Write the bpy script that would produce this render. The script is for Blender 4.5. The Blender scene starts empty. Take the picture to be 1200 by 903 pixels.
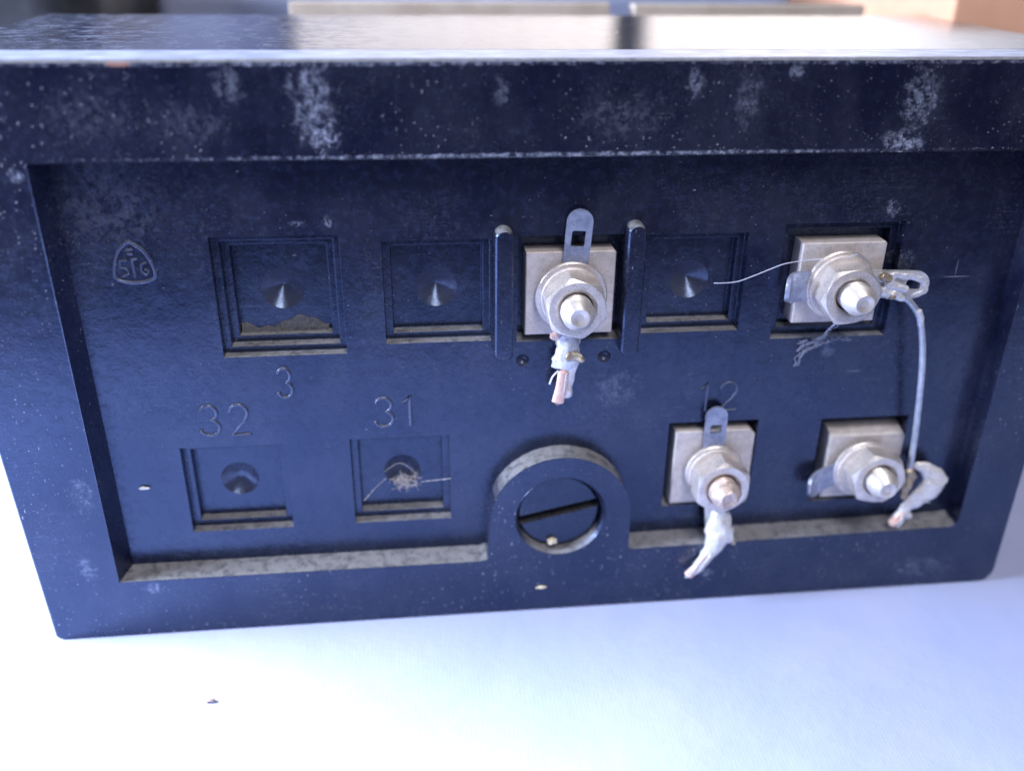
import bpy, bmesh, math, random
from mathutils import Vector, Matrix, noise
from mathutils.geometry import tessellate_polygon
random.seed(7)
MM = 0.001
PI = math.pi
scn = bpy.context.scene
col = scn.collection

# ------------------------------------------------------------------ camera
cam_data = bpy.data.cameras.new('camera')
cam = bpy.data.objects.new('camera', cam_data)
col.objects.link(cam)
cam_data.sensor_width = 36.0
cam_data.lens = 32.95
R0 = Vector((0.9939330508927438, -0.10942734792166757, 0.011079073511478394))
R1 = Vector((-0.03879445389595669, -0.44305308564704765, -0.8956555999074334))
R2 = Vector((0.10291783465443158, 0.889791896358615, -0.4446102793285181))
M = Matrix((R0, -R1, -R2)).transposed().to_4x4()
M.translation = Vector((-11.89, -103.33, 86.57)) * MM
cam.matrix_world = M
cam_data.clip_start = 0.005
cam_data.clip_end = 20
cam_data.dof.use_dof = True
cam_data.dof.focus_distance = 0.113
cam_data.dof.aperture_fstop = 11.0
scn.camera = cam

# ------------------------------------------------------------------ world and lamps
world = bpy.data.worlds.new('World')
scn.world = world
world.use_nodes = True
bg = world.node_tree.nodes['Background']
bg.inputs['Color'].default_value = (0.50, 0.62, 1.0, 1)
bg.inputs['Strength'].default_value = 0.08

def area(name, loc, target, size, power, color, size_y=None):
    d = bpy.data.lights.new(name, 'AREA')
    d.shape = 'RECTANGLE'; d.size = size; d.size_y = size_y or size
    d.energy = power; d.color = color
    o = bpy.data.objects.new(name, d); col.objects.link(o)
    o.location = loc
    o.rotation_euler = (Vector(target) - Vector(loc)).to_track_quat('-Z', 'Y').to_euler()
    return o
area('overhead_light', (0.07, -0.36, 0.67), (0.0, -0.02, 0.03), 0.22, 3.0, (1.0, 0.94, 0.95), 0.24)
area('window_light', (-0.27, 0.02, 0.13), (-0.11, -0.03, 0.0), 0.18, 6.4, (0.71, 0.80, 1.0), 0.10)
area('glint_lamp', (0.10, -0.62, 0.60), (0.0, 0.0, 0.04), 0.24, 1.5, (0.95, 0.95, 1.0), 0.20)  # added front lamp, there to put glints in the shallow dimples
rw = area('rear_fill', (0.50, 0.22, 0.50), (0.14, 0.52, 0.16), 0.3, 3.7, (1.0, 0.96, 0.94), 0.3)  # added lamp that brightens the wall and furniture mirrored in the cover
rw.data.spread = math.radians(70)

scn.view_settings.view_transform = 'Standard'
scn.view_settings.look = 'None'
scn.view_settings.exposure = 0.0
scn.view_settings.gamma = 1.0

# ------------------------------------------------------------------ node helpers
class NT:
    def __init__(s, name):
        s.m = bpy.data.materials.new(name); s.m.use_nodes = True
        s.t = s.m.node_tree; s.N = s.t.nodes; s.L = s.t.links
        s.b = s.N['Principled BSDF']
        tc = s.N.new('ShaderNodeTexCoord')
        geo = s.N.new('ShaderNodeNewGeometry'); s.geo = geo
        mp = s.N.new('ShaderNodeVectorMath'); mp.operation = 'SCALE'; mp.inputs['Scale'].default_value = 1000
        s.L.new(geo.outputs['Position'], mp.inputs[0]); s.p = mp.outputs[0]      # position in mm
        mo = s.N.new('ShaderNodeVectorMath'); mo.operation = 'SCALE'; mo.inputs['Scale'].default_value = 1000
        s.L.new(tc.outputs['Object'], mo.inputs[0]); s.po = mo.outputs[0]
    def link(s, a, b): s.L.new(a, b)
    def setin(s, node, key, v):
        if hasattr(v, 'is_output'): s.L.new(v, node.inputs[key])
        else: node.inputs[key].default_value = v
    def math(s, op, a, b=0.0, c=None, clamp=False):
        n = s.N.new('ShaderNodeMath'); n.operation = op; n.use_clamp = clamp
        s.setin(n, 0, a); s.setin(n, 1, b)
        if c is not None: s.setin(n, 2, c)
        return n.outputs[0]
    def stretch(s, sc, rot=(0, 0, 0), off=(0, 0, 0), src=None):
        n = s.N.new('ShaderNodeMapping'); s.L.new(src or s.p, n.inputs[0])
        n.inputs['Scale'].default_value = sc; n.inputs['Rotation'].default_value = rot; n.inputs['Location'].default_value = off
        return n.outputs[0]
    def noise(s, scale, detail=3, rough=0.55, vec=None, dist=0.0):
        n = s.N.new('ShaderNodeTexNoise'); s.L.new(vec or s.p, n.inputs['Vector'])
        n.inputs['Scale'].default_value = scale; n.inputs['Detail'].default_value = detail
        n.inputs['Roughness'].default_value = rough; n.inputs['Distortion'].default_value = dist
        return n.outputs[0]
    def ramp(s, v, a, b, lo=0.0, hi=1.0, smooth=True):
        n = s.N.new('ShaderNodeMapRange'); s.setin(n, 'Value', v)
        if smooth: n.interpolation_type = 'SMOOTHSTEP'
        n.inputs['From Min'].default_value = a; n.inputs['From Max'].default_value = b
        n.inputs['To Min'].default_value = lo; n.inputs['To Max'].default_value = hi
        return n.outputs[0]
    def mix(s, f, a, b):
        n = s.N.new('ShaderNodeMix'); n.data_type = 'RGBA'
        s.setin(n, 0, f)
        for k, v in ((6, a), (7, b)):
            if hasattr(v, 'is_output'): s.L.new(v, n.inputs[k])
            else: n.inputs[k].default_value = (*v, 1)
        return n.outputs[2]
    def voro(s, scale, vec=None):
        n = s.N.new('ShaderNodeTexVoronoi'); s.L.new(vec or s.p, n.inputs['Vector'])
        n.inputs['Scale'].default_value = scale
        return n.outputs['Distance'], n.outputs['Color']
    def specks(s, scale, size, keep, vec=None):
        d, c = s.voro(scale, vec)
        sep = s.N.new('ShaderNodeSeparateColor'); s.L.new(c, sep.inputs[0])
        sz = s.math('MULTIPLY', s.math('POWER', sep.outputs[1], 1.8), size * 1.15)
        on = s.math('GREATER_THAN', sep.outputs[0], 1 - keep)
        near = s.math('LESS_THAN', d, sz)
        return s.math('MULTIPLY', s.math('MULTIPLY', on, near), s.ramp(sep.outputs[2], 0, 1, 0.3, 1.0))
    def patch(s, c, r, soft=0.5, warp=1.0):
        """dirt or painted-sheen patch: ellipse at c (mm) with radii r, edge broken by noise"""
        n = s.N.new('ShaderNodeVectorMath'); n.operation = 'SUBTRACT'; s.L.new(s.p, n.inputs[0]); n.inputs[1].default_value = c
        k = s.N.new('ShaderNodeVectorMath'); k.operation = 'DIVIDE'; s.L.new(n.outputs[0], k.inputs[0]); k.inputs[1].default_value = r
        l = s.N.new('ShaderNodeVectorMath'); l.operation = 'LENGTH'; s.L.new(k.outputs[0], l.inputs[0])
        v = s.math('ADD', l.outputs['Value'], s.math('MULTIPLY', s.math('SUBTRACT', s.noise(0.9, 4, 0.7), 0.5), warp * 2))
        return s.ramp(v, 1 - soft, 1.0, 1.0, 0.0)
    def bump(s, h, strength, dist, bevel=0.0):
        n = s.N.new('ShaderNodeBump'); s.L.new(h, n.inputs['Height'])
        n.inputs['Strength'].default_value = strength; n.inputs['Distance'].default_value = dist * MM
        if bevel:
            bv = s.N.new('ShaderNodeBevel'); bv.samples = 4; bv.inputs['Radius'].default_value = bevel * MM
            s.L.new(bv.outputs[0], n.inputs['Normal'])
        s.L.new(n.outputs[0], s.b.inputs['Normal'])
    def bin(s, k, v):
        if hasattr(v, 'is_output'): s.L.new(v, s.b.inputs[k])
        elif isinstance(v, tuple): s.b.inputs[k].default_value = (*v, 1)
        else: s.b.inputs[k].default_value = v

# ------------------------------------------------------------------ materials
def bakelite(name, smudges_sheen=True, rough=0.20, dust_top=1.0, speck=1.0, base=(0.0042, 0.0052, 0.0165)):
    n = NT(name)
    n1 = n.noise(0.09, 4, 0.6); n2 = n.noise(0.9, 5, 0.7); n3 = n.noise(6, 3, 0.6)
    c = n.mix(n.ramp(n.noise(0.3, 8, 0.7), 0.25, 0.8), base, tuple(v * 1.5 for v in base))
    # fine haze of dust
    off2 = n.stretch((1, 1, .7), off=(50, 20, 10))
    haze = n.math('ADD', n.math('MULTIPLY', n.ramp(n.noise(0.12, 8, 0.65, off2), 0.36, 0.72), 0.036), n.math('MULTIPLY', n.math('MULTIPLY', n.ramp(n.noise(2.4, 6, 0.75), .5, .72), n.ramp(n1, .42, .62)), 0.09))
    c = n.mix(haze, c, (0.40, 0.43, 0.55))
    # specks and short streaks
    dens = n.ramp(n.noise(0.06, 2, 0.5, n.stretch((1, 1, 1), off=(31, 7, 3))), 0.40, 0.60, 0.15, 1.0)
    s1 = n.specks(1.15, 0.12, 0.65)
    s2 = n.specks(1.7, 0.13, 0.45, n.stretch((1.0, 1.0, 0.35), rot=(0, 0.7, 0)))
    s3 = n.specks(2.3, 0.20, 0.6)
    s4 = n.specks(0.55, 0.055, 0.4, n.stretch((0.45, 1, 1), off=(4, 2, 9)))
    sp = n.math('MAXIMUM', n.math('MAXIMUM', s1, s2), n.math('MAXIMUM', s3, s4))
    sp = n.math('MULTIPLY', n.math('MULTIPLY', sp, dens), 0.62 * speck)
    c = n.mix(sp, c, (0.55, 0.56, 0.60))
    if smudges_sheen:
        P = []
        for (cx, cy, cz, rx, rz, k) in (
            (-21.5, 0, 69, 2.8, 5.6, .34), (-20.6, 0, 65.6, 2.2, 2.2, .45), (-30, 0, 71, 2, 2.6, .18), (46.2, 0, 69, 2.8, 4.2, .26), (45.0, 0, 64.3, 3.0, 1.8, .40),
            (-1.5, 0, 70, 1.2, 2.0, .15), (31, 0, 72, 1.0, 1.3, .3), (20, 0, 71, 1.2, 2.2, .25), (-52.9, 0, 61.8, .9, .9, .6), (-53.5, 0, 22, 1.6, 3, .14), (-55, 0, 11, 1.4, 2.4, .18),
            (-21.2, 3.2, 55.4, .7, 1.0, .45), (-24.6, 3.2, 55.1, 1.1, .5, .35), (47.2, 3.2, 55.6, 1.0, 1.4, .35), (41.9, 3.2, 36.8, 1.2, 1.3, .16),
            (-45.0, 3.2, 58, 8.0, 8, .08), (13.8, 3.2, 32.5, 3.5, 3.0, .10), (28, 0, 4.2, 1.2, .9, .28), (-47, 0, 7.2, 1.6, .9, .35), (60, 0, 3.0, 5, 2, .12), (49, 3.2, 48.5, 3, 2.2, .10), (-34, 0, 67, 5, 3, .07), (12, 0, 67.5, 7, 3, .08), (26, 0, 69, 2, 4, .12), (-45, 0, 68, 6, 4, .06), (5, 0, 63.35, 56, .28, .45), (-20, 0, 73, 40, .3, .4), (40, 0, 73, 26, .3, .3)):  # broad faint patch at the panel's upper left paints in a reflection
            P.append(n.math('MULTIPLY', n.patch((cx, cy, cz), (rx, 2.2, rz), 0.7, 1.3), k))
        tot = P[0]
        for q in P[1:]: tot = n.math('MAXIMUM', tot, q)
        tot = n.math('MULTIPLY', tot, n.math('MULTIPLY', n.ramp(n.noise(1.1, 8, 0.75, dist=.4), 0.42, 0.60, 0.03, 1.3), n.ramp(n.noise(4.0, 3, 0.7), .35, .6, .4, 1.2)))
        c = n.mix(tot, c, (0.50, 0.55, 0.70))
        for cen, rr, kk in (((57.4, 3.2, 46.4), (2.6, 1, .10), .5), ((57.2, 3.2, 47.6), (.12, 1, 1.5), .3), ((46, 3.2, 33.5), (1.6, 1, .12), .3)):
            c = n.mix(n.math('MULTIPLY', n.patch(cen, rr, .8, .15), kk), c, (0.35, 0.38, 0.45))
        # long fine scratches
        for (ang, off, sc) in ((0.55, 11.0, .05), (-0.9, 3.0, .04)):
            w = n.noise(1.0, 1, 0.3, n.stretch((0.03, 0.03, 1.6), rot=(0, ang, 0), off=(off, 0, off)))
            line = n.math('MULTIPLY', n.ramp(n.math('ABSOLUTE', n.math('SUBTRACT', w, 0.5)), 0.0, 0.004, 1, 0), n.ramp(n1, 0.5, 0.62))
            c = n.mix(n.math('MULTIPLY', line, 0.10), c, (0.4, 0.45, 0.6))
        ch = n.patch((-40.6, 0, 73.1), (1.2, 1.0, .42), 0.35, 0.9)          # red-brown chip on the top edge
        c = n.mix(ch, c, (0.36, 0.20, 0.16))
    # dust that has settled on every upward-facing ledge
    sep = n.N.new('ShaderNodeSeparateXYZ'); n.L.new(n.geo.outputs['True Normal'], sep.inputs[0])
    up = n.ramp(sep.outputs[2], 0.30, 0.75)
    dn = n.ramp(n.noise(0.9, 7, 0.8), 0.34, 0.56, 0.35, 1.0)
    dfac = n.math('MULTIPLY', n.math('MULTIPLY', up, dn), 0.88 * dust_top)
    dcol = n.mix(n3, (0.16, 0.16, 0.168), (0.36, 0.352, 0.35))
    c = n.mix(dfac, c, dcol)
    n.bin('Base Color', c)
    r = n.math('ADD', rough, n.math('MULTIPLY', n.ramp(n2, 0.4, 0.8), 0.22))
    r = n.math('ADD', r, n.math('MULTIPLY', dfac, 0.5), clamp=True)
    n.bin('Roughness', r); n.bin('IOR', 1.78); n.bin('Specular Tint', (0.46, 0.62, 1.0))
    h = n.math('ADD', n.math('MULTIPLY', n.noise(3.0, 4, 0.6), 0.5), n.math('ADD', sp, n.math('MULTIPLY', n.noise(0.4, 2), 1.2)))
    n.bump(h, 0.35, 0.12, bevel=0.22)
    return n.m
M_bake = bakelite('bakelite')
M_plain = bakelite('bakelite_fitting', smudges_sheen=False, speck=0.8)
M_figure = bakelite('bakelite_highlit', smudges_sheen=False, speck=0.8, dust_top=0.35, base=(0.046, 0.053, 0.090))  # paler copy: highlights of the raised figures put into the base colour
M_dimple = bakelite('bakelite_polished', smudges_sheen=False, rough=0.20, dust_top=0.0, speck=0.25, base=(0.030, 0.035, 0.060))
M_screw = bakelite('screw_black', smudges_sheen=False, rough=0.22, dust_top=0.25, speck=0.5, base=(0.003, 0.0035, 0.008))

def cover_mat():
    n = NT('glossy_cover')
    st = n.stretch((0.12, 1.0, 1.0))
    a = n.noise(0.5, 5, 0.7); b = n.noise(1.6, 4, 0.7, st)
    sep = n.N.new('ShaderNodeSeparateXYZ'); n.L.new(n.p, sep.inputs[0])
    left = n.ramp(sep.outputs[0], -30, -5, 1.0, 0.0)      # thicker settled dirt at the left end of the cover
    dust = n.math('MULTIPLY', n.ramp(n.math('ADD', n.math('MULTIPLY', a, .6), n.math('MULTIPLY', b, .4)), 0.38, 0.66), n.ramp(left, 0, 1, 0.08, 0.42))
    sp = n.math('MULTIPLY', n.specks(1.4, 0.22, 0.4), n.ramp(left, 0, 1, 0.3, 0.9))
    f = n.math('MAXIMUM', dust, sp)
    n.bin('Base Color', n.mix(f, (0.012, 0.015, 0.035), (0.22, 0.25, 0.36)))
    n.bin('Roughness', n.math('ADD', 0.10, n.math('MULTIPLY', f, 0.6)))
    n.bin('IOR', 1.6)
    n.bump(n.math('ADD', a, n.math('MULTIPLY', f, 1.0)), 0.15, 0.10)
    return n.m
M_cover = cover_mat()

def lip_mat():
    n = NT('dusty_highlit_lip')
    a = n.noise(0.8, 5, 0.7, n.stretch((0.3, 1, 1)))
    n.bin('Base Color', n.mix(n.ramp(a, 0.35, 0.65, 0.35, 0.8), (0.02, 0.03, 0.08), (0.52, 0.58, 0.78)))  # pale blue is dust plus the edge highlight put into the colour
    n.bin('Roughness', 0.35); n.bin('IOR', 1.6)
    n.bump(n.noise(2.5, 4), 0.2, 0.1, bevel=0.2)
    return n.m
M_lip = lip_mat()

def metal(name, c1, c2, met=0.55, rough=0.48, tarn=(0.20, 0.17, 0.16), tk=0.5):
    n = NT(name)
    a = n.noise(0.8, 5, 0.7); b = n.noise(5.0, 4, 0.7)
    c = n.mix(n.ramp(a, 0.35, 0.65), c1, c2)
    c = n.mix(n.math('MULTIPLY', n.ramp(b, 0.50, 0.75), tk), c, tarn)
    c = n.mix(n.math('MULTIPLY', n.specks(1.6, 0.2, 0.25), 0.8), c, (0.75, 0.75, 0.78))
    n.bin('Base Color', c); n.bin('Metallic', met)
    n.bin('Roughness', n.ramp(b, 0.3, 0.7, rough - 0.08, rough + 0.15))
    n.bump(n.math('ADD', b, n.noise(14, 2)), 0.25, 0.05, bevel=0.05)
    return n.m
M_plate = metal('dull_nickel_plate', (0.54, 0.495, 0.475), (0.67, 0.615, 0.595), 0.3, 0.5)
M_nut = metal('nickel_nut', (0.62, 0.57, 0.545), (0.76, 0.71, 0.68), 0.65, 0.32, tk=0.6)
M_stud = metal('bright_stud', (0.60, 0.56, 0.53), (0.74, 0.70, 0.67), 0.55, 0.34, tk=0.4)
M_studcu = metal('coppery_stud', (0.50, 0.40, 0.36), (0.70, 0.60, 0.56), 0.45, 0.45, tarn=(0.25, 0.13, 0.09), tk=0.8)
M_lug = metal('grey_tin_lug', (0.22, 0.25, 0.36), (0.36, 0.39, 0.50), 0.5, 0.36, tarn=(0.07, 0.08, 0.13), tk=0.6)
M_lugbr = metal('bright_tin_lug', (0.55, 0.56, 0.58), (0.75, 0.76, 0.80), 0.5, 0.3, tarn=(0.28, 0.22, 0.12), tk=0.5)

def solder(name, dirt=0.6, met=0.5, base=(0.74, 0.76, 0.84)):
    n = NT(name)
    a = n.noise(1.0, 4, 0.65); b = n.noise(3.0, 5, 0.7, dist=0.6)
    c = n.mix(n.ramp(a, 0.35, 0.65), base, tuple(v * 0.82 for v in base))
    c = n.mix(n.math('MULTIPLY', n.ramp(b, 0.56, 0.66), dirt), c, (0.20, 0.13, 0.06))
    c = n.mix(n.math('MULTIPLY', n.ramp(n.noise(1.7, 3, 0.6, n.stretch((1, 1, 1), off=(9, 4, 2))), 0.60, 0.68), dirt), c, (0.50, 0.36, 0.16))
    n.bin('Base Color', c); n.bin('Metallic', met); n.bin('Roughness', n.ramp(b, 0.3, 0.7, 0.12, 0.38))
    n.bump(n.math('ADD', a, b), 0.35, 0.2)
    return n.m
M_solder = solder('solder', 0.6, 0.3); M_solderw = solder('white_solder', 0.55, 0.2, base=(0.80, 0.80, 0.83)); M_burnt = solder('burnt_solder', 1.0, base=(0.42, 0.36, 0.28))
def simple(name, c1, c2, sc=1.0, rough=0.5, met=0.0, bump=0.2, bd=0.1, ior=1.45):
    n = NT(name); a = n.noise(sc, 5, 0.65)
    n.bin('Base Color', n.mix(n.ramp(a, 0.35, 0.65), c1, c2)); n.bin('Roughness', rough); n.bin('Metallic', met); n.bin('IOR', ior)
    n.bump(a, bump, bd); return n.m
M_copper = simple('pinkish_copper', (0.80, 0.52, 0.45), (0.90, 0.68, 0.62), 1.5, 0.35, 0.4)
M_wire = simple('tinned_wire', (0.34, 0.38, 0.47), (0.48, 0.52, 0.62), 0.7, 0.38, 0.5)
M_lint = simple('lint', (0.55, 0.50, 0.46), (0.72, 0.68, 0.66), 2.0, 0.9)
M_web = simple('cobweb', (0.30, 0.33, 0.45), (0.42, 0.45, 0.58), 2.0, 0.9)
M_hair = simple('pale_hair', (0.50, 0.53, 0.66), (0.60, 0.63, 0.76), 0.5, 0.5)
M_crumb = simple('yellow_crumb', (0.62, 0.52, 0.36), (0.80, 0.74, 0.60), 1.5, 0.8)
M_crumbd = simple('brown_crumb', (0.26, 0.20, 0.20), (0.36, 0.30, 0.30), 1.5, 0.8)
M_card = simple('tan_cardboard', (0.50, 0.27, 0.17), (0.58, 0.32, 0.21), 0.05, 0.75, bump=0.1)
M_board = simple('cream_board_wood', (0.36, 0.30, 0.25), (0.44, 0.38, 0.33), 0.12, 0.85, bump=0.1)
M_cream = simple('cream_wood', (0.60, 0.53, 0.46), (0.70, 0.65, 0.59), 0.09, 0.5, bump=0.1)
M_paper = simple('white_paper', (0.80, 0.80, 0.82), (0.86, 0.86, 0.88), 0.1, 0.7, bump=0.1)
M_dark = simple('dark_grey_plastic', (0.020, 0.022, 0.028), (0.045, 0.048, 0.055), 0.06, 0.45, bump=0.2)
M_blue = simple('blue_grey_plastic', (0.16, 0.19, 0.30), (0.24, 0.27, 0.40), 0.04, 0.5, bump=0.1)
M_table = simple('dark_table', (0.03, 0.025, 0.022), (0.05, 0.04, 0.035), 0.02, 0.5)
M_wall = simple('white_wall', (0.78, 0.80, 0.84), (0.82, 0.84, 0.88), 0.02, 0.8, bump=0.1)

def cloth_mat():
    n = NT('white_cloth')
    wx = n.N.new('ShaderNodeTexWave'); n.L.new(n.stretch((1, 0, 0), rot=(0, 0, 0.1)), wx.inputs[0]); wx.inputs['Scale'].default_value = 0.62
    wx.inputs['Distortion'].default_value = 1.0
    wy = n.N.new('ShaderNodeTexWave'); wy.bands_direction = 'Y'; n.L.new(n.stretch((0, 1, 0), rot=(0, 0, 0.1)), wy.inputs[0]); wy.inputs['Scale'].default_value = 0.62
    wy.inputs['Distortion'].default_value = 1.0
    w = n.math('MULTIPLY', wx.outputs[1], wy.outputs[1])
    a = n.noise(0.03, 3, 0.5); b = n.noise(0.2, 4, 0.6)
    c = n.mix(n.ramp(n.noise(0.045, 5, 0.6), 0.35, 0.65), (0.40, 0.455, 0.70), (0.36, 0.425, 0.69))
    c = n.mix(n.math('MULTIPLY', n.specks(0.12, 0.06, 0.25), 0.6), c, (0.3, 0.28, 0.35))
    n.bin('Base Color', c); n.bin('Roughness', 0.85); n.bin('Sheen Weight', 0.15)
    n.bump(n.math('ADD', n.math('MULTIPLY', w, 0.05), n.math('ADD', n.math('MULTIPLY', b, 1.2), n.math('MULTIPLY', a, 2))), 0.22, 0.5)
    return n.m
M_cloth = cloth_mat()

# ------------------------------------------------------------------ mesh helpers (all in mm)
def make(name, verts, faces, mat, parent=None, smooth=None, origin=None):
    me = bpy.data.meshes.new(name)
    o3 = Vector(origin) if origin else Vector((0, 0, 0))
    me.from_pydata([tuple((Vector(v) - o3) * MM) for v in verts], [], faces)
    me.validate()
    bm = bmesh.new(); bm.from_mesh(me)
    bmesh.ops.recalc_face_normals(bm, faces=bm.faces); bm.to_mesh(me); bm.free()
    if smooth is not None:
        me.polygons.foreach_set('use_smooth', [True] * len(me.polygons))
        if smooth < 180: me.set_sharp_from_angle(angle=math.radians(smooth))
    me.materials.append(mat)
    ob = bpy.data.objects.new(name, me); col.objects.link(ob)
    ob.location = o3 * MM
    if parent is not None:
        ob.parent = parent
        ob.location = o3 * MM - WORLD.get(parent, Vector((0, 0, 0)))
    WORLD[ob] = o3 * MM
    return ob
WORLD = {}
class MB:
    def __init__(s): s.v = []; s.f = []
    def add(s, vs, fs):
        k = len(s.v); s.v += [tuple(v) for v in vs]; s.f += [tuple(i + k for i in f) for f in fs]
    def loft(s, loops, close=True):
        n = len(loops[0]); vs = [v for l in loops for v in l]; fs = []
        for i in range(len(loops) - 1):
            for j in range(n if close else n - 1):
                a = i * n + j; b = i * n + (j + 1) % n
                fs.append((a, b, b + n, a + n))
        s.add(vs, fs)
    def flat(s, polys):
        """planar face with holes; polys[0] the outline"""
        pts = [Vector(v) for p in polys for v in p]
        tri = tessellate_polygon([[Vector(v) for v in p] for p in polys])
        s.add(pts, [tuple(t) for t in tri])
    def fan(s, loop, apex):
        n = len(loop); s.add(list(loop) + [apex], [(i, (i + 1) % n, n) for i in range(n)])
    def cap(s, loop): s.add(loop, [tuple(range(len(loop)))])
    def tube(s, pts, r, n=10, closed=False, flat=1.0, caps=True):
        pts = [Vector(p) for p in pts]; m = len(pts)
        rs = r if isinstance(r, (list, tuple)) else [r] * m
        loops = []
        for i, p in enumerate(pts):
            if closed: t = pts[(i + 1) % m] - pts[i - 1]
            else: t = pts[min(i + 1, m - 1)] - pts[max(i - 1, 0)]
            t.normalize()
            up = Vector((0, 1, 0)) if abs(t.y) < 0.9 else Vector((0, 0, 1))
            a = t.cross(up).normalized(); b = a.cross(t).normalized()
            loops.append([tuple(p + a * rs[i] * math.cos(2 * PI * k / n) + b * rs[i] * flat * math.sin(2 * PI * k / n)) for k in range(n)])
        if closed: loops.append(loops[0])
        s.loft(loops)
        if not closed and caps:
            for e, L in ((0, loops[0]), (-1, loops[-1])):
                t = (pts[0] - pts[1]).normalized() if e == 0 else (pts[-1] - pts[-2]).normalized()
                s.fan(L, tuple(pts[e] + t * rs[e] * 0.6))
    def box(s, a, b):
        (x0, y0, z0), (x1, y1, z1) = a, b
        s.add([(x0, y0, z0), (x1, y0, z0), (x1, y1, z0), (x0, y1, z0), (x0, y0, z1), (x1, y0, z1), (x1, y1, z1), (x0, y1, z1)],
              [(0, 1, 2, 3), (4, 5, 6, 7), (0, 1, 5, 4), (1, 2, 6, 5), (2, 3, 7, 6), (3, 0, 4, 7)])
    def build(s, name, mat, parent=None, smooth=None, origin=None):
        return make(name, s.v, s.f, mat, parent, smooth, origin)
def circ(cx, cz, r, y, n=48, a0=0.0, rz=None):
    return [(cx + r * math.cos(a0 + 2 * PI * k / n), y, cz + (rz or r) * math.sin(a0 + 2 * PI * k / n)) for k in range(n)]
def rect(x0, z0, x1, z1, y): return [(x0, y, z0), (x1, y, z0), (x1, y, z1), (x0, y, z1)]
def wob(v, amp, sc=1.0):
    q = noise.noise_vector(Vector(v) * sc); return (v[0] + q.x * amp, v[1] + q.y * amp, v[2] + q.z * amp)
def curve(pts, k=6):
    pts = [Vector(p) for p in pts]; out = []
    for i in range(len(pts) - 1):
        p0 = pts[max(i - 1, 0)]; p1 = pts[i]; p2 = pts[i + 1]; p3 = pts[min(i + 2, len(pts) - 1)]
        for j in range(k):
            t = j / k
            out.append(0.5 * ((2 * p1) + (p2 - p0) * t + (2 * p0 - 5 * p1 + 4 * p2 - p3) * t * t + (3 * p1 - p0 - 3 * p2 + p3) * t ** 3))
    out.append(pts[-1]); return out
def tag(o, label=None, cat=None, group=None, kind=None):
    if label: o['label'] = label
    if cat: o['category'] = cat
    if group: o['group'] = group
    if kind: o['kind'] = kind
    return o

# ------------------------------------------------------------------ setting: cloth and wall
def cloth_z(x, y):
    z = 2.0 * noise.noise(Vector((x * 0.02, y * 0.02, 3.1))) + 0.35 * noise.noise(Vector((x * 0.06, y * 0.06, 8.1)))
    d = max(0.0, max(-61 - x, x - 72, -y, y - 50)) if True else 0
    k = min(1.0, max(0.0, (d - 1.0) / 25)) if (x < -61 or x > 72 or y < 0 or y > 50) else 0.0
    fold = 2.2 * math.exp(-((x - 92 - 0.55 * (y + 20)) / 9.0) ** 2) + 1.6 * math.exp(-((x + 92 + 0.4 * y) / 14) ** 2)
    return -0.55 + (z + fold) * k
mb = MB(); NX = 170; vs = []
def ax(i):
    u = i / NX * 2 - 1
    return 6 + 150 * u + 900 * u ** 5
for j in range(NX + 1):
    for i in range(NX + 1):
        x, y = ax(i), max(ax(j) - 10, -100)
        vs.append((x, y, cloth_z(x, y)))
fs = [(j * (NX + 1) + i, j * (NX + 1) + i + 1, (j + 1) * (NX + 1) + i + 1, (j + 1) * (NX + 1) + i) for j in range(NX) for i in range(NX)]
mb.add(vs, fs)
tag(mb.build('cloth', M_cloth, smooth=180), kind='structure')
mb = MB(); mb.box((-1100, -1300, -30), (1200, 900, -8))
tag(mb.build('table', M_table), kind='structure')
mb = MB(); mb.box((-1000, 620, -20), (1100, 660, 900))
tag(mb.build('wall', M_wall), kind='structure')

# ------------------------------------------------------------------ the relay housing
DP = 3.2
relay = bpy.data.objects.new('relay_housing', None); col.objects.link(relay)
relay.location = (5.5 * MM, 25 * MM, -0.4 * MM); WORLD[relay] = Vector(relay.location)
relay.empty_display_size = 0.02
tag(relay, 'dusty navy-black bakelite relay housing with screw terminals standing on the white cloth', 'relay')
LX, RX, TZ, BZ = -61.0, 72.2, 73.44, -0.45
# front frame
def rounded(x0, z0, x1, z1, r, n=5, y=0.0, zl=0.0):
    out = []
    for cx, cz, a in ((x0 + r[0], z0 + r[0], PI), (x1 - r[1], z0 + r[1], 1.5 * PI), (x1 - r[2], z1 - r[2], 0), (x0 + r[3], z1 - r[3], .5 * PI)):
        rr = r[0] if a == PI else r[1] if a == 1.5 * PI else r[2] if a == 0 else r[3]
        for k in range(n + 1):
            t = a + k / n * PI / 2
            out.append((cx + rr * math.cos(t), y, cz + rr * math.sin(t)))
    return out
def outline(y, ins, tlx=-63.6):
    L = rounded(LX + ins, BZ + ins * .5, RX - ins, TZ - ins, (0.6, 2.0, .6, .6), y=y)
    return [(x + (tlx - LX) * max(0, (z - 0) / TZ) * (1 if x < 0 else 0), yy, z) for x, yy, z in L]
def recess(y, dl, db, dr, tabr):
    L = [(-51.6 + dl, y, 63.05), (-51.35 + dl, y, 8.42 + db), (-3.9, y, 8.42 + db)]
    cx, cz = 6.85, 14.6
    L += [(-3.05, y, 8.7 + db), (cx - tabr - .25, y, 9.6 + db)]
    for k in range(25):
        t = PI - PI * k / 24
        L.append((cx + tabr * math.cos(t), y, cz + tabr * math.sin(t)))
    L += [(cx + tabr + .1, y, 9.25 + db), (cx + tabr + .9, y, 9.05 + db), (63.2 - dr, y, 9.75 + db)]
    L += [(64.0 - dr, y, 10.0 + db), (64.3 - dr, y, 10.9 + db), (64.5 - dr, y, 63.05)]
    return L
HC = (6.85, 15.0)
mb = MB()
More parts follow.
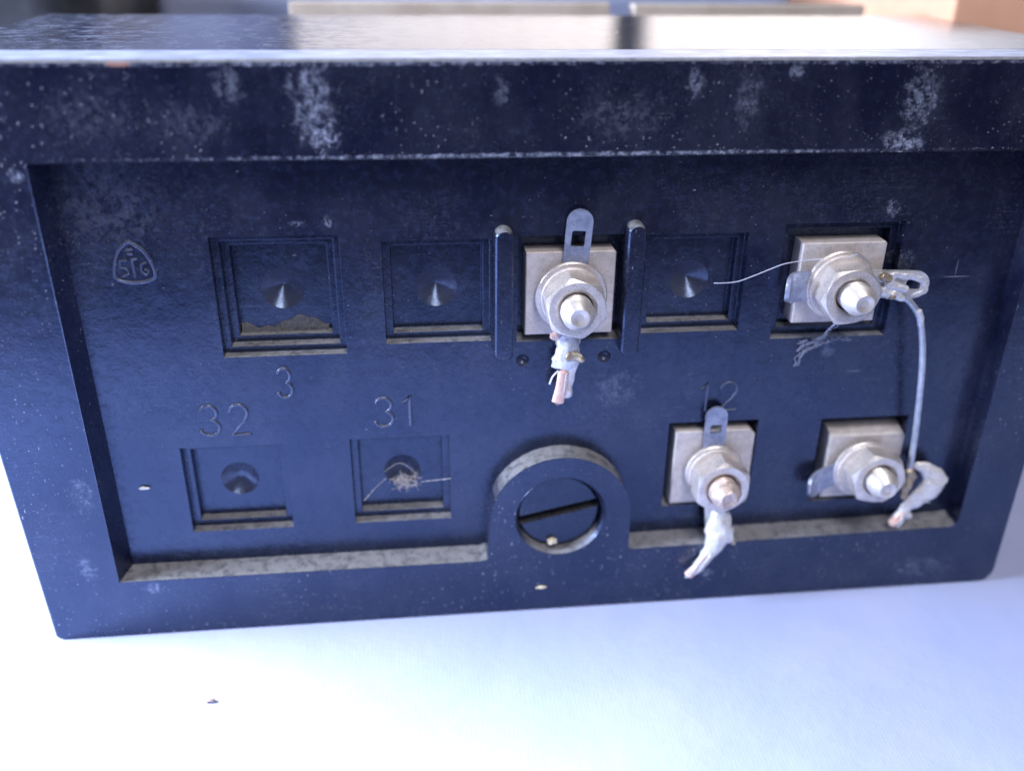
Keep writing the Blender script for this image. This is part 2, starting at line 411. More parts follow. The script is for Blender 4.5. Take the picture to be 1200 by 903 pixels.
o0 = outline(0.0, 0.25); o1 = outline(0.25, 0.0)
rim = recess(0.0, 0, 0, 0, 9.55)
hole = circ(HC[0], HC[1], 6.1, 0.0, 64)
mb.flat([o0, rim, hole])
mb.loft([o0, o1, outline(49.6, 0.0), outline(50, 0.4)])
mb.cap(outline(50, 0.4))
mb.loft([rim, recess(DP + .02, 1.1, .45, .0, 9.65)])
mb.loft([hole, circ(HC[0], HC[1], 5.75, 0.5, 64), circ(HC[0], HC[1], 5.75, 4.6, 64)]); mb.cap(circ(HC[0], HC[1], 5.75, 4.6, 64))
frame = mb.build('front_frame', M_bake, relay)
# top lip strip and the glossy cover
mb = MB(); mb.loft([[(-63.4, .3, TZ - .25), (72, .3, TZ - .25)], [(-63.3, .5, TZ + .05), (71.9, .5, TZ + .05)], [(-63.2, 7.3, TZ + .10), (71.8, 6.3, TZ + .10)], [(-63.2, 7.5, TZ - .3), (71.8, 6.5, TZ - .3)]], close=False)
mb.build('top_lip', M_lip, relay)
mb = MB()
c0 = [(-63.1, 7.9, TZ + .06), (71.7, 6.8, TZ + .06), (71.6, 49.0, TZ + .06), (-62.8, 49.6, TZ + .06)]
c1 = [(x, y, z - .5) for x, y, z in c0]
mb.loft([c0, c1]); mb.cap(c0)
mb.build('top_cover', M_cover, relay)

# recessed panel
sq = dict(A=(-34.8, 38.6, -20.0, 53.7), B=(-15.2, 39.7, -2.25, 52.8), T1=(0.95, 39.4, 13.9, 53.0), C=(16.7, 40.0, 29.35, 52.85),
          T2=(33.8, 38.6, 49.2, 53.8), E=(-41.8, 13.5, -28.75, 26.3), F=(-20.55, 13.6, -7.7, 26.55), T3=(21.6, 13.7, 33.9, 26.8), T4=(42.8, 13.2, 55.3, 26.45))
polys = [rect(-52.5, 7.5, 65.5, 64, DP)]
polys += [rect(*sq[k], DP) for k in sq]
dots = [(1.74, 36.83), (12.2, 36.96)]
polys += [circ(x, z, 0.85, DP, 20) for x, z in dots]
mb = MB(); mb.flat(polys)
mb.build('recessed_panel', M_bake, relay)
for x, z in dots:
    mb = MB(); mb.loft([circ(x, z, .85 * math.cos(a), DP + .8 * math.sin(a), 20) for a in (0, .35, .7, 1.05, 1.4)]); mb.cap(circ(x, z, .85 * math.cos(1.4), DP + .8 * math.sin(1.4), 20))
    mb.build('pin_hole', M_dimple, relay, smooth=180)
def pocket(key, steps, dimple=None):
    """square stepped recess: list of (depth, inset); then the floor"""
    x0, z0, x1, z1 = sq[key]; y = DP; ins = 0.0; mb = MB(); loops = [rect(x0, z0, x1, z1, y)]
    for d, w in steps:
        y += d; loops.append(rect(x0 + ins + .08, z0 + ins + .08, x1 - ins - .08, z1 - ins - .08, y))
        if w: ins += w; loops.append(rect(x0 + ins, z0 + ins, x1 - ins, z1 - ins, y))
    mb.loft(loops); fl = loops[-1]
    if dimple:
        mb.flat([fl, circ(dimple[0], dimple[1], dimple[2], y, 48)])
    else: mb.cap(fl)
    po = mb.build('terminal_pocket', M_bake, relay)
    if dimple:
        cx, cz, r, kind = dimple; mb = MB()
        if kind == 'cone':
            L = [circ(cx, cz, r, y, 48), circ(cx, cz, r * .96, y + .12, 48), circ(cx, cz, r * .08, y + 1.45, 48)]
            mb.loft(L); mb.fan(L[-1], (cx, y + 1.55, cz))
        else:
            L = [circ(cx, cz, r * a, y + b, 48) for a, b in ((1, 0), (.93, .15), (.68, .55), (.40, .95), (.2, 1.15))]
            mb.loft(L); mb.fan(L[-1], (cx, y + 1.25, cz))
        mb.build('drilled_dimple', M_dimple, po, smooth=50)
    return po
two = [(1.3, .95), (1.3, 0)]
pA = pocket('A', [(1.3, .85), (1.3, .9), (1.3, 0)], (-27.54, 45.97, 2.7, 'cone'))
pocket('B', two, (-8.83, 46.07, 2.6, 'cone')); pocket('C', two, (23.1, 46.14, 2.55, 'cone'))
pocket('E', two, (-35.4, 19.9, 2.45, 'bowl')); pF = pocket('F', two, (-14.02, 19.95, 2.4, 'bowl'))
pocket('T1', [(2.6, 0)]); pocket('T2', [(1.3, 1.1), (1.3, 0)]); pocket('T3', [(2.6, 0)]); pocket('T4', [(2.6, 0)])
# settled dirt drift on the floor of the big empty pocket
mb = MB(); N = 24; loA = []; loB = []
for i in range(N + 1):
    x = -32.9 + 10.6 * i / N
    h = 0.5 + 1.5 * math.exp(-((x + 25.6) / 2.6) ** 2) + 0.9 * math.exp(-((x + 32.8) / 1.2) ** 2) + .15 * math.sin(x * 3.1)
    loA.append((x, DP + 3.9 - .05, 40.35 + h)); loB.append((x, DP + 3.9 - .45, 40.38))
mb.loft([loA, loB], close=False)
mb.build('dust_drift', simple('settled_dust', (0.07, 0.072, 0.088), (0.13, 0.13, 0.145), 2.5, 0.95, bump=0.6, bd=.3), pA)

# vertical partition ribs either side of the first terminal
for x, zt, zb in ((-0.85, 54.45, 37.6), (14.95, 54.75, 37.6)):
    mb = MB(); loops = []
    for y, ins in ((DP, 0), (1.35, .05), (1.15, .25)):
        L = []
        r = 1.15 - ins
        for k in range(13):
            t = PI * k / 12; L.append((x + r * math.cos(t), y, zt - 1.15 + r * math.sin(t)))
        for k in range(9):
            t = PI + PI * k / 8; L.append((x + r * math.cos(t), y, zb + .8 + r * .7 * math.sin(t)))
        loops.append(L)
    mb.loft(loops); mb.cap(loops[-1])
    mb.build('partition_rib', M_plain, relay)

# slotted screw in the arched tab
mb = MB(); ang = math.radians(12.5); sw = 0.70; r = 5.6; ys = 1.3
def seg(sign):
    a0 = math.asin(sw / r); L = []
    for k in range(25):
        t = a0 + (PI - 2 * a0) * k / 24
        L.append((r * math.cos(t), sign * r * math.sin(t)))
    return L
ca, sa = math.cos(ang), math.sin(ang)
for sign in (1, -1):
    S = seg(sign)
    def tr(q, y, k=1.0): return (HC[0] - .1 + k * (q[0] * ca - q[1] * sa), y, HC[1] + k * (q[0] * sa + q[1] * ca))
    f0 = [tr(q, ys + 0.0 + (0.10 if sign < 0 else 0), .95) for q in S]; f1 = [tr(q, ys + .3) for q in S]; f2 = [tr(q, 3.9) for q in S]
    mb.cap(f0); mb.loft([f0, f1, f2])
mb.cap(circ(HC[0] - .1, HC[1], r, 3.5, 48)); mb.loft([circ(HC[0] - .1, HC[1], r, 3.5, 48), circ(HC[0] - .1, HC[1], r, 4.4, 48)])
mb.build('slotted_screw', M_screw, relay)

# raised figures (stroke letters in a 0..1 x 0..1 box)
def arc(cx, cz, rx, rz, a0, a1, n=10):
    return [(cx + rx * math.cos(math.radians(a0 + (a1 - a0) * k / n)), cz + rz * math.sin(math.radians(a0 + (a1 - a0) * k / n))) for k in range(n + 1)]
GL = {'3': [arc(.47, .75, .43, .25, 160, -75, 12) + arc(.47, .265, .5, .265, 80, -165, 14)],
      '2': [arc(.48, .72, .45, .28, 170, -25, 12) + [(.7, .42), (.02, 0.0), (1.0, 0.0)]],
      '1': [[(.10, .78), (.62, 1.0), (.62, 0.0)]]}
def figure(ch, x, z, w, h, r=0.24, name='embossed_figure', lean=0.0):
    mb = MB()
    for st in GL[ch]:
        mb.tube([(x + q[0] * w + lean * q[1], DP - .02, z + q[1] * h) for q in st], r, 8, flat=1.1)
    return mb.build(name, M_figure, relay, smooth=60)
figure('3', -38.75, 27.95, 2.35, 4.25); figure('2', -35.1, 27.95, 2.35, 4.25)
figure('3', -17.05, 28.2, 2.3, 4.1); figure('1', -13.6, 28.2, 1.6, 4.2)
figure('3', -28.75, 32.9, 1.75, 4.0)
figure('1', 25.35, 28.5, 1.5, 4.1, .18); figure('2', 28.0, 28.5, 2.5, 4.1, .18)
# maker's test mark: rounded triangle with three letters and a small top letter
mb = MB()
out = curve([(-43.6, 0, 53.5), (-44.9, 0, 52.3), (-45.6, 0, 50.4), (-45.5, 0, 49.0), (-43.5, 0, 48.5), (-41.4, 0, 49.0), (-41.3, 0, 50.5), (-42.1, 0, 52.3), (-43.6, 0, 53.5)], 5)
mb.tube([(p.x, DP, p.z) for p in out], .23, 8, flat=1.3)
for st in ([(-44.0, 51.2), (-44.9, 51.2), (-44.9, 50.4), (-44.2, 50.2), (-44.1, 49.6), (-44.9, 49.3)],
           [(-43.5, 51.4), (-43.45, 49.2)], [(-43.5, 51.3), (-42.9, 51.4)],
           [(-42.0, 50.9), (-42.6, 50.7), (-42.7, 49.9), (-42.2, 49.4), (-41.8, 49.9), (-42.3, 50.1)], [(-44.0, 52.5), (-43.2, 52.5)], [(-43.9, 52.0), (-43.3, 51.9)]):
    mb.tube([(x, DP, z) for x, z in st], .17, 8, flat=1.3)
mb.build('embossed_mark', M_figure, relay, smooth=60)

# ------------------------------------------------------------------ terminals
def plate(cx, cz, w=11.0, h=10.7, chamf=None, top=0.35, ch=0.0, topy=0.0):
    x0, x1, z0, z1 = cx - w / 2, cx + w / 2, cz - h / 2, cz + h / 2
    def L(i, y, t=0.0):
        c = ch if ch else .25
        return [(x0 + i, y, z0 + i), (x1 - i, y, z0 + i), (x1 - i, y, z1 - i - c - t), (x1 - i - c, y, z1 - i - t), (x0 + i, y, z1 - i - t)]
    mb = MB(); b = L(0, 5.75)
    loops = [L(.12, 2.9, topy), L(0, 3.05, topy * .9), b]
    mb.loft(loops); mb.cap(loops[0]); mb.cap(b)
    return mb.build('terminal_plate', M_plate, relay, origin=(cx, 2.9, cz))
def washer(cx, cz, y0, y1, r, ri, mat, par, name='washer', tilt=(0, 0)):
    mb = MB(); n = 56
    mb.loft([circ(0, 0, ri, y1, n), circ(0, 0, ri, y0, n), circ(0, 0, r - .15, y0, n), circ(0, 0, r, y0 + .15, n), circ(0, 0, r, y1, n), circ(0, 0, ri, y1, n)])
    mb.v = [(x + cx, y + tilt[0] * x / r + tilt[1] * z / r, z + cz) for x, y, z in mb.v]
    return mb.build(name, mat, par, smooth=35, origin=(cx, y0, cz))
def nut(cx, cz, a0, par, yf=-1.5, yb=1.55, mat=None, tilt=(0, 0)):
    n = 72; mb = MB()
    th = [a0 + 2 * PI * k / n for k in range(n)]
    def hx(t):
        u = ((t - a0) % (PI / 3)) - PI / 6
        return 3.5 / math.cos(u)
    C = lambda rf, yf_: [(cx + rf(t) * math.cos(t), yf_(t) if callable(yf_) else yf_, cz + rf(t) * math.sin(t)) for t in th]
    hexc = lambda t: yf + max(0, (min(hx(t), 3.95) - 3.38)) * .62
    mb.loft([C(lambda t: 2.0, yb - .2), C(lambda t: 2.0, yf + .5), C(lambda t: 2.45, yf + .02), C(lambda t: 2.55, yf), C(lambda t: 3.38, yf), C(lambda t: min(hx(t), 3.95), hexc),
             C(lambda t: min(hx(t), 3.95), yb - .1), C(lambda t: 3.4, yb)])
    mb.v = [(x, y + tilt[0] * (x - cx) / 4 + tilt[1] * (z - cz) / 4, z) for x, y, z in mb.v]
    return mb.build('hex_nut', mat or M_nut, par, smooth=16, origin=(cx, yf, cz))
def stud(cx, cz, par, mat, y0=-3.85, rough=False):
    mb = MB(); n = 40; L = [circ(cx, cz, .45, y0 + .22, n), circ(cx, cz, .95, y0 + .02, n), circ(cx, cz, 1.15, y0 + .02, n), circ(cx, cz, 1.28, y0 + .12, n), circ(cx, cz, 1.85, y0 + .95, n), circ(cx, cz, 1.97, y0 + 1.1, n)]
    y = y0 + 1.1
    while y < 0.6:
        L.append(circ(cx, cz, 1.80, y + .20, n)); L.append(circ(cx, cz, 1.98, y + .40, n)); y += .42
    mb.loft(L); mb.cap(L[0])
    if rough: mb.v = [wob(v, .30, 1.1) if v[1] < y0 + 1.4 else v for v in mb.v]
    return mb.build('threaded_stud', mat, par, smooth=30, origin=(cx, y0, cz))
def bent(mb, f): mb.v = [f(v) for v in mb.v]; return mb
def lug_strip(base, tip, w, hole, y, par, mat, tiltk=0.0, th=0.45, name='solder_lug'):
    """flat tag from base to tip (x,z) with a rounded end and a punched hole; hole=(dist from tip, length, width)"""
    b = Vector((base[0], 0, base[1])); t = Vector((tip[0], 0, tip[1])); d = (t - b); Ln = d.length; d.normalize(); s = Vector((-d.z, 0, d.x))
    r = w / 2; out = [(0, -r), (Ln - r, -r)]
    out += [(Ln - r + r * math.sin(k / 12 * PI), -r * math.cos(k / 12 * PI)) for k in range(1, 12)] + [(Ln - r, r), (0, r)]
    hp = None
    if hole:
        hd, hl, hw = hole; c = Ln - hd; q = .18
        hp = [(c - hl / 2 + q, -hw / 2), (c + hl / 2 - q, -hw / 2), (c + hl / 2, -hw / 2 + q), (c + hl / 2, hw / 2 - q), (c + hl / 2 - q, hw / 2), (c - hl / 2 + q, hw / 2), (c - hl / 2, hw / 2 - q), (c - hl / 2, -hw / 2 + q)]
    def W(q, yy): p = b + d * q[0] + s * q[1]; return (p.x, yy - tiltk * q[0], p.z)
    mb = MB()
    for yy in (y, y + th):
        mb.flat([[W(q, yy) for q in out]] + ([[W(q, yy) for q in hp]] if hp else []))
    mb.loft([[W(q, y) for q in out], [W(q, y + th) for q in out]])
    if hp: mb.loft([[W(q, y) for q in hp], [W(q, y + th) for q in hp]])
    return mb.build(name, mat, par)
def ribbon(path, w, mat, par, th=0.5, name='solder_lug', rnd=True, wdir=(0, 0, 1)):
    """bent metal tongue swept along a path, rounded at its far end"""
    P = curve(path, 6); m = len(P); wd = Vector(wdir); mb = MB(); loops = []; Ltot = sum((P[i + 1] - P[i]).length for i in range(m - 1)); acc = 0
    for i, p in enumerate(P):
        if i: acc += (p - P[i - 1]).length
        t = (P[min(i + 1, m - 1)] - P[max(i - 1, 0)]).normalized(); n = t.cross(wd).normalized()
        rem = Ltot - acc; h = w / 2
        if rnd and rem < h: h = math.sqrt(max(h * h - (h - rem) ** 2, .04))
        loops.append([tuple(p + wd * h + n * th / 2), tuple(p + wd * (h - .12) + n * th * .6), tuple(p - wd * (h - .12) + n * th * .6), tuple(p - wd * h + n * th / 2), tuple(p - wd * h - n * th / 2), tuple(p + wd * h - n * th / 2)])
    mb.loft(loops); mb.cap(loops[0]); mb.cap(loops[-1])
    return mb.build(name, mat, par, smooth=50)
def blob(name, chains, mat, par, vox=.16, amp=.25):
    mb = MB()
    for ch in chains:
        pts = curve([c[:3] for c in ch], 4); rr = []
        for i in range(len(ch) - 1):
            for j in range(4): rr.append(ch[i][3] + (ch[i + 1][3] - ch[i][3]) * j / 4)
        rr.append(ch[-1][3])
        fl = ch[0][4] if len(ch[0]) > 4 else 1.0
        mb.tube(pts, rr, 14, flat=fl)
    mb.v = [wob(v, amp, .9) for v in mb.v]
    mb.v = [wob(v, amp * .35, 2.6) for v in mb.v]
    o = mb.build(name, mat, par, smooth=180)
    m = o.modifiers.new('remesh', 'REMESH'); m.mode = 'VOXEL'; m.voxel_size = vox * MM; m.use_smooth_shade = True
    s = o.modifiers.new('smooth', 'SMOOTH'); s.iterations = 2; s.factor = .5
    return o

# terminal between the ribs
t1 = plate(7.4, 45.75); t1['label'] = 'terminal plate between the two vertical ribs'
lug_strip((7.6, 46), (8.2, 56.5), 3.1, (3.6, 2.0, 1.7), 2.35, t1, M_lug, .05)
lug_strip((7.5, 46), (7.2, 38.2), 3.2, None, 2.35, t1, M_lugbr, .03)
washer(7.42, 45.62, 1.85, 2.35, 4.45, 2.1, M_nut, t1, tilt=(.05, -.05)); washer(7.45, 45.6, 1.5, 1.9, 3.85, 2.1, M_plate, t1, 'spring_washer')
nut(7.58, 45.3, math.radians(42), t1); stud(7.52, 45.15, t1, M_stud)
blob('solder_joint', [[(7.2, 1.7, 41.2, 1.3, .7), (7.2, 1.4, 39.4, 1.45), (7.1, 1.2, 37.6, 1.7), (7.0, 1.2, 36.6, 1.2)], [(5.9, 1.3, 37.9, .9, .8), (5.9, 1.3, 36.7, .8)], [(7.6, 1.1, 36.8, .8, .8), (7.3, 1.0, 34.6, .7), (7.3, .9, 32.6, .6)]], M_solder, t1)
blob('burnt_flux', [[(6.9, .4, 38.3, .55), (8.4, .2, 38.4, .6), (8.8, .3, 37.9, .45)]], M_burnt, t1, amp=.5)
mb = MB(); mb.tube([(6.6, .6, 36.2), (6.3, .3, 34.3), (5.9, .2, 32.3)], [.75, .72, .8], 14, flat=.6); mb.build('copper_wire_end', M_copper, t1, smooth=60)
mb = MB(); mb.tube([(5.6, .9, 41.2), (5.0, .9, 40.9)], .5, 10); mb.build('copper_wire_end', M_copper, t1, smooth=60)
mb = MB(); mb.tube(curve([(5.9, .8, 36.3), (5.2, .6, 35.6), (4.9, .7, 34.6)]), .14, 8); mb.build('solder_splash', M_solder, t1, smooth=60)

# terminal at the upper right
t2 = plate(41.7, 46.1, 10.9, 10.6); t2['label'] = 'upper right terminal plate with a hair across it'
ribbon([(39, 2.2, 46.1), (37, 1.9, 46.2), (35.3, 1.5, 46.2), (34.3, .9, 46.2), (33.9, .1, 46.2)], 3.9, M_lug, t2)
washer(41.3, 46.2, 1.75, 2.2, 4.45, 2.1, M_nut, t2, tilt=(.12, -.1)); washer(41.4, 46.1, 1.4, 1.8, 4.1, 2.1, M_plate, t2, 'spring_washer', tilt=(.1, -.05))
nut(41.58, 45.85, math.radians(8), t2, mat=M_nut, tilt=(.1, -.05)); stud(42.0, 45.85, t2, M_stud, y0=-4.1)
lug_strip((44.5, 46.3), (52.9, 46.0), 3.6, (2.1, 1.9, 1.3), 1.7, t2, M_lugbr, .03)
blob('solder_joint', [[(46.2, 1.5, 47.2, .6, .6), (48.5, 1.5, 47.3, .45), (50.8, 1.5, 47.1, .5), (52.3, 1.5, 46.4, .42), (52.4, 1.5, 45.2, .4), (50.8, 1.5, 44.6, .36)], [(46.2, 1.2, 45.5, .7), (48.2, 1.0, 45.0, .6), (49.9, 1.0, 44.4, .35)], [(47, 1.2, 46.6, .5), (49.6, 1.0, 45.8, .5)]], M_solder, t2, vox=.13)
blob('burnt_flux', [[(46.0, .9, 47.6, .5), (47.2, .8, 47.4, .45)], [(47.6, .7, 44.9, .4), (48.4, .6, 44.7, .3)]], M_burnt, t2, amp=.4)

# terminal under the number 12
t3 = plate(28.1, 19.9, 11.0, 11.3, ch=.8); t3['label'] = 'terminal plate under the number 12'
lug_strip((28.0, 20), (27.5, 29.6), 2.9, (3.35, 1.25, 1.6), 2.3, t3, M_lug, .05)
washer(28.1, 19.7, 1.8, 2.3, 4.0, 2.1, M_nut, t3, tilt=(.0, -.1)); washer(28.2, 19.6, 1.45, 1.85, 3.7, 2.1, M_plate, t3, 'spring_washer')
nut(28.44, 18.95, math.radians(30), t3); stud(28.4, 18.75, t3, M_studcu, rough=True)
lug_strip((28.4, 18), (29.3, 9.6), 3.0, None, 2.0, t3, M_lugbr, .12)
blob('solder_joint', [[(29.2, .9, 14.0, 1.35, .8), (29.2, .3, 12.0, 1.75), (28.9, -.2, 10.2, 1.8), (28.2, -.6, 8.8, 1.2), (27.2, -.9, 7.4, .9), (26.0, -1.1, 5.7, .8), (25.5, -1.1, 5.3, .75)], [(30.2, .1, 11.6, 1.0), (30.6, -.2, 9.6, .7)], [(28.0, .2, 12.3, .7), (27.6, .1, 10.9, .6)]], M_solderw, t3)
mb = MB(); mb.tube([(25.7, -1.2, 5.7), (25.0, -1.25, 4.9)], [.62, .66], 12, flat=.8); mb.build('copper_wire_end', M_copper, t3, smooth=60)
blob('burnt_flux', [[(31.3, .4, 9.9, .35), (31.5, .3, 8.8, .45)]], M_burnt, t3, amp=.3)

# terminal at the lower right
t4 = plate(49.8, 19.4, 10.8, 10.9, ch=.5, topy=1.0); t4['label'] = 'lower right terminal plate'
ribbon([(47.5, 2.2, 18.6), (45.5, 2.0, 18.3), (43.4, 1.7, 17.6), (42.2, 1.2, 16.9), (41.5, .5, 16.4)], 3.2, M_lug, t4, wdir=(-.25, 0, .97))
washer(49.35, 18.95, 1.7, 2.2, 4.3, 2.1, M_nut, t4, tilt=(.1, -.05)); washer(49.5, 19.0, 1.35, 1.75, 4.0, 2.1, M_plate, t4, 'spring_washer', tilt=(.08, 0))
nut(50.25, 19.15, math.radians(50), t4); stud(50.35, 18.95, t4, M_stud)
blob('solder_joint', [[(56.4, 1.2, 19.6, .5, .6), (58.0, .9, 19.1, 1.0), (59.4, .6, 17.9, 1.6), (59.2, .4, 16.6, 1.75), (58.0, .3, 15.2, 1.5), (56.6, .3, 13.8, 1.05), (55.6, .3, 12.7, .75)], [(60.4, .5, 17.8, .9, .8), (60.6, .5, 17.0, .8)], [(55.8, .3, 12.6, .8, .8), (54.9, .3, 11.6, .75), (54.4, .3, 11.0, .6)], [(56.2, .3, 12.2, .6), (57.0, .3, 11.7, .5)], [(57.2, .4, 13.6, .22), (59.6, .3, 13.9, .13)]], M_solderw, t4)
blob('burnt_flux', [[(55.6, .9, 19.3, .55), (56.0, .7, 17.9, .65), (55.7, .6, 16.4, .55), (55.2, .5, 15.0, .4)]], M_burnt, t4, amp=.4)
mb = MB(); mb.tube([(54.9, .1, 11.6), (54.2, 0, 10.8)], [.6, .65], 12); mb.build('copper_wire_end', M_copper, t4, smooth=60)

for par, a, b, cols in ((t3, (27.4, -1.4, 8.2), (25.1, -1.5, 5.0), 6), (t1, (6.9, .3, 36.0), (6.2, .2, 32.0), 4), (t4, (55.4, -.3, 12.6), (54.2, -.2, 10.6), 4)):
    for k in range(cols):
        o_ = Vector((random.uniform(-.45, .45), random.uniform(-.2, .1), random.uniform(-.3, .3)))
        A_, B_ = Vector(a) + o_ * .8, Vector(b) + o_ * 1.5
        mid = (A_ + B_) / 2 + Vector((random.uniform(-.3, .3), -.15, random.uniform(-.2, .2)))
        mb = MB(); mb.tube(curve([A_, mid, B_], 5), .11, 7)
        mb.build('wire_strand', M_copper if k % 2 else M_lugbr, par, smooth=60)

# jumper wire between the two right terminals
mb = MB(); wp = curve([(49.6, .9, 44.7), (50.6, .6, 43.9), (51.8, .3, 42.2), (52.9, .2, 38.9), (53.6, .2, 35.6), (54.15, .3, 32.2), (54.8, .6, 28.2), (55.3, .8, 24.5), (55.6, .9, 21.0), (55.7, 1.0, 19.4)], 6)
mb.tube(wp, .42, 12); jw = mb.build('jumper_wire', M_wire, relay, smooth=180)
blob('flux_residue', [[(51.4, .2, 43.2, .46), (51.9, .15, 42.0, .5), (52.1, .15, 41.2, .46)]], M_solder, jw, vox=.1, amp=.15)

# ------------------------------------------------------------------ loose things
def strand(pts, r, k=6): 
    m = MB(); m.tube(curve(pts, k), r, 6); return m
mb = strand([(25.2, 2.2, 46.8), (27.8, 1.9, 47.0), (30.2, 1.9, 47.8), (31.9, 1.9, 48.5), (33.7, 1.8, 49.2), (36.4, 2.3, 49.4), (39.1, 1.9, 49.7), (41.2, 1.4, 49.9), (42.7, 1.5, 50.3)], .065)
tag(mb.build('hair', M_hair, smooth=180), 'long pale hair lying from the empty pocket across the upper right terminal', 'hair')
mb = MB()
for i in range(110):
    a = random.random() * 2 * PI; r1 = random.random() ** .7 * 1.7
    p = Vector((-13.7 + r1 * math.cos(a), 5.4 - random.random() * .5, 18.55 + .62 * r1 * math.sin(a) + .25 * math.sin(a * 3)))
    pts = [p]
    d = Vector((random.uniform(-1, 1), random.uniform(-.25, .25), random.uniform(-.8, .8)))
    for k in range(3):
        d = (d + Vector((random.uniform(-1, 1), random.uniform(-.3, .3), random.uniform(-1, 1))) * .8).normalized()
        pts.append(pts[-1] + d * random.uniform(.2, .5))
    pts = [Vector((min(-11.2, max(-16.3, q.x)), min(5.7, q.y), q.z)) for q in pts]
    mb.tube(curve(pts, 3), random.uniform(.012, .045), 4)
mb.tube(curve([(-19.2, 3.0, 17.2), (-17.6, 3.9, 18.6), (-16.2, 4.8, 19.4)], 4), .035, 5)
mb.tube(curve([(-11.6, 4.8, 18.6), (-9.4, 3.9, 19.3), (-7.6, 3.0, 20.0)], 4), .035, 5)
mb.tube(curve([(-16.4, 5.0, 20.3), (-14.2, 4.6, 21.8), (-12.0, 5.2, 19.5)], 4), .03, 5)
tag(mb.build('lint_tuft', M_lint, smooth=180), 'beige tuft of lint caught in the dimple under the number 31', 'lint')
mb = MB()
for pts, r in (([(41.6, .9, 41.9), (41.3, 2.6, 40.0), (40.6, 3.0, 38.6), (39.6, 3.0, 37.4)], .13), ([(40.6, 3.0, 38.6), (38.6, 3.0, 37.6), (37.8, 3.0, 37.0)], .22), ([(39.6, 3.0, 37.4), (38.3, 3.0, 36.4), (37.9, 3.0, 34.8)], .17),
               ([(41.3, 3.0, 38.0), (43.0, 3.05, 38.3), (44.6, 3.1, 38.3)], .07), ([(38.8, 3.0, 38.3), (37.6, 3.0, 37.9)], .16), ([(38.4, 3.0, 36.8), (40.4, 3.0, 37.5), (41.8, 3.0, 38.2)], .15)):
    for q_ in range(7):
        o_ = Vector((random.uniform(-.3, .3), random.uniform(-.05, .1), random.uniform(-.3, .3)))
        mb.tube([wob(tuple(q + o_ * (1 if k_ else .2)), .45, 1.3 + .2 * q_) for k_, q in enumerate(curve(pts, 5))], r * random.uniform(.12, .3), 5)
tag(mb.build('cobweb', M_web, smooth=180), 'ragged grey cobweb hanging below the upper right terminal nut', 'cobweb')
def crumb(name, c, r, mat, label, seed, sq_=(1, 1, 1)):
    bm = bmesh.new(); bmesh.ops.create_icosphere(bm, subdivisions=3, radius=1)
    vs = [v.co.copy() for v in bm.verts]; fs = [tuple(v.index for v in f.verts) for f in bm.faces]; bm.free()
    out = []
    for v in vs:
        k = 1 + .45 * noise.noise(v * 1.6 + Vector((seed, 0, 0))) + .2 * noise.noise(v * 4 + Vector((seed, 3, 0)))
        out.append((c[0] + v.x * r * k * sq_[0], c[1] + v.y * r * k * sq_[1], c[2] + v.z * r * k * sq_[2]))
    o = make(name, out, fs, mat, None, 60, origin=c); tag(o, label, 'crumb'); return o
crumb('crumb', (5.9, 1.0, 10.4), .52, M_crumb, 'pale yellow crumb lodged at the bottom of the screw hole', 1.0, (1.3, 1, .9))
crumb('crumb', (4.5, -.15, 3.5), .3, M_crumb, 'small tan flake stuck to the front edge below the screw', 4.0, (2.2, .6, .7))
crumb('crumb', (-38.6, -13.2, cloth_z(-38.6, -13.2) + .2), .32, M_crumbd, 'brown speck on the cloth in front of the housing', 7.0, (2.0, 1, .5))
crumb('crumb', (-46.9, 3.0, 20.8), .35, M_paper, 'white fleck stuck to the recessed panel left of the pocket under 32', 9.0, (1.9, .6, .6))

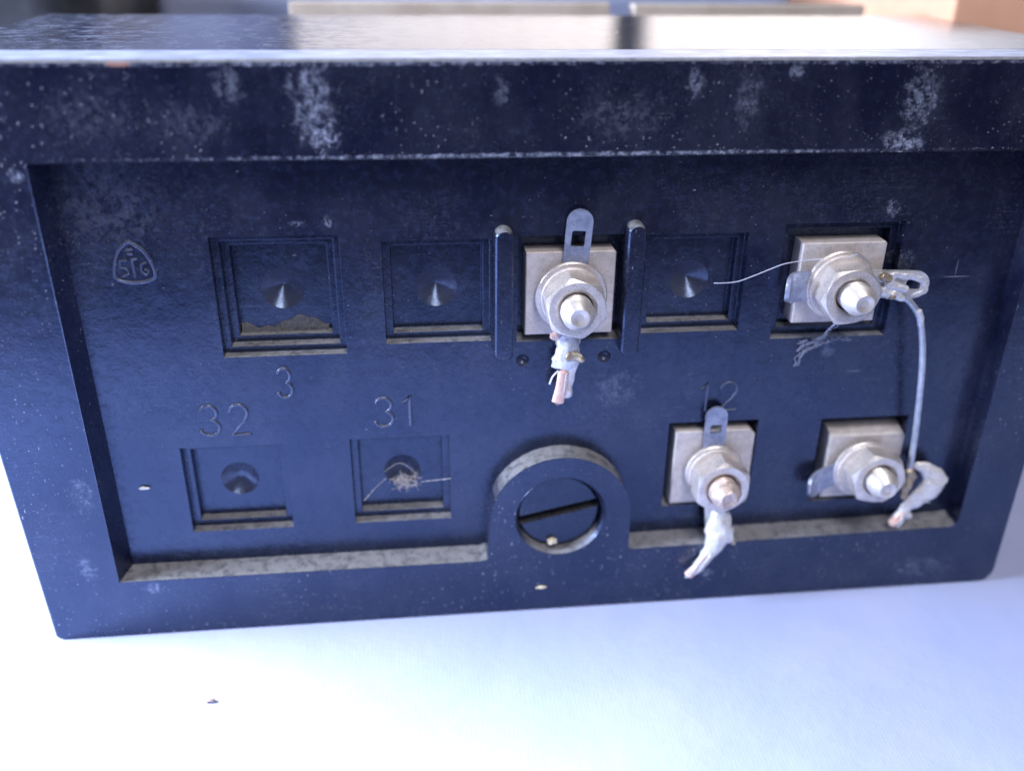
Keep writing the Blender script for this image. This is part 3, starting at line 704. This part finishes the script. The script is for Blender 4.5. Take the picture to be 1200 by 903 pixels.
# ------------------------------------------------------------------ things behind
def slat(x0, x1, zt, label):
    mb = MB(); L = []
    for y, i in ((60, .1), (60.1, 0), (62.9, 0), (63, .1)):
        L.append(rect(x0 + i, -.4, x1 - i, zt - i, y))
    mb.loft(L); mb.cap(L[0]); mb.cap(L[-1])
    return tag(mb.build('cream_board', M_board), label, 'board', 'cream boards behind the housing')
slat(-29.5, 22.5, 74.4, 'wider cream board standing behind the housing, left of the dark gap')
slat(26.6, 66.5, 74.2, 'narrower cream board standing behind the housing, right of the dark gap')
def rbox(x0, y0, z0, x1, y1, z1, r, name, mat, label, cat):
    mb = MB(); loops = []; n = 6
    for z, i in [(z0, 0)] + [(z1 - r + r * math.sin(k / n * PI / 2), r * (1 - math.cos(k / n * PI / 2))) for k in range(n + 1)]:
        L = []
        for cx, cy, a in ((x0 + r, y0 + r, PI), (x1 - r, y0 + r, 1.5 * PI), (x1 - r, y1 - r, 0), (x0 + r, y1 - r, .5 * PI)):
            for k in range(n + 1):
                t = a + k / n * PI / 2; L.append((cx + (r - i) * math.cos(t), cy + (r - i) * math.sin(t), z))
        loops.append(L)
    mb.loft(loops); mb.cap(loops[-1]); mb.cap(loops[0])
    return tag(mb.build(name, mat, smooth=40), label, cat)
rbox(-150, 56, -.3, -59.0, 120, 84, 9, 'dark_case', M_dark, 'dark grey plastic case behind the left corner of the housing', 'case')
rbox(79, 54, -.3, 180, 130, 76.5, .6, 'cardboard_box', M_card, 'tan cardboard box behind the right corner of the housing', 'box')
rbox(-57.0, 90, -.3, 66.0, 140, 74.8, 3, 'storage_box', M_blue, 'blurred blue-grey box behind the middle of the housing', 'box')
# invented furniture farther back, added for its reflections in the glossy cover
cup = bpy.data.objects.new('mirrored_standin', None); col.objects.link(cup); cup.location = (0.085, 0.45, 0.0); WORLD[cup] = Vector(cup.location)
tag(cup, 'cream stand-in with two fronts, added to be mirrored in the glossy cover', 'mirrored_standin')
mb = MB(); mb.box((-66, 425, -.4), (236, 560, 420)); mb.build('standin_back', M_dark, cup)
for x0, x1 in ((-66, 99), (117, 236)):
    mb = MB(); L = [rect(x0 + i, 2 + i, x1 - i, 418 - i, y) for y, i in ((424.9, 0), (413, 0), (412, 1))]
    mb.loft(L); mb.cap(L[-1]); mb.build('standin_front', M_cream, cup)
rbox(-420, 430, -.3, -72, 560, 380, 8, 'mirrored_block', M_blue, 'blue-grey block left of the cream stand-in, added for a grey reflection in the cover', 'standin_block')  # unseen block added to grey the reflection at the cover's left
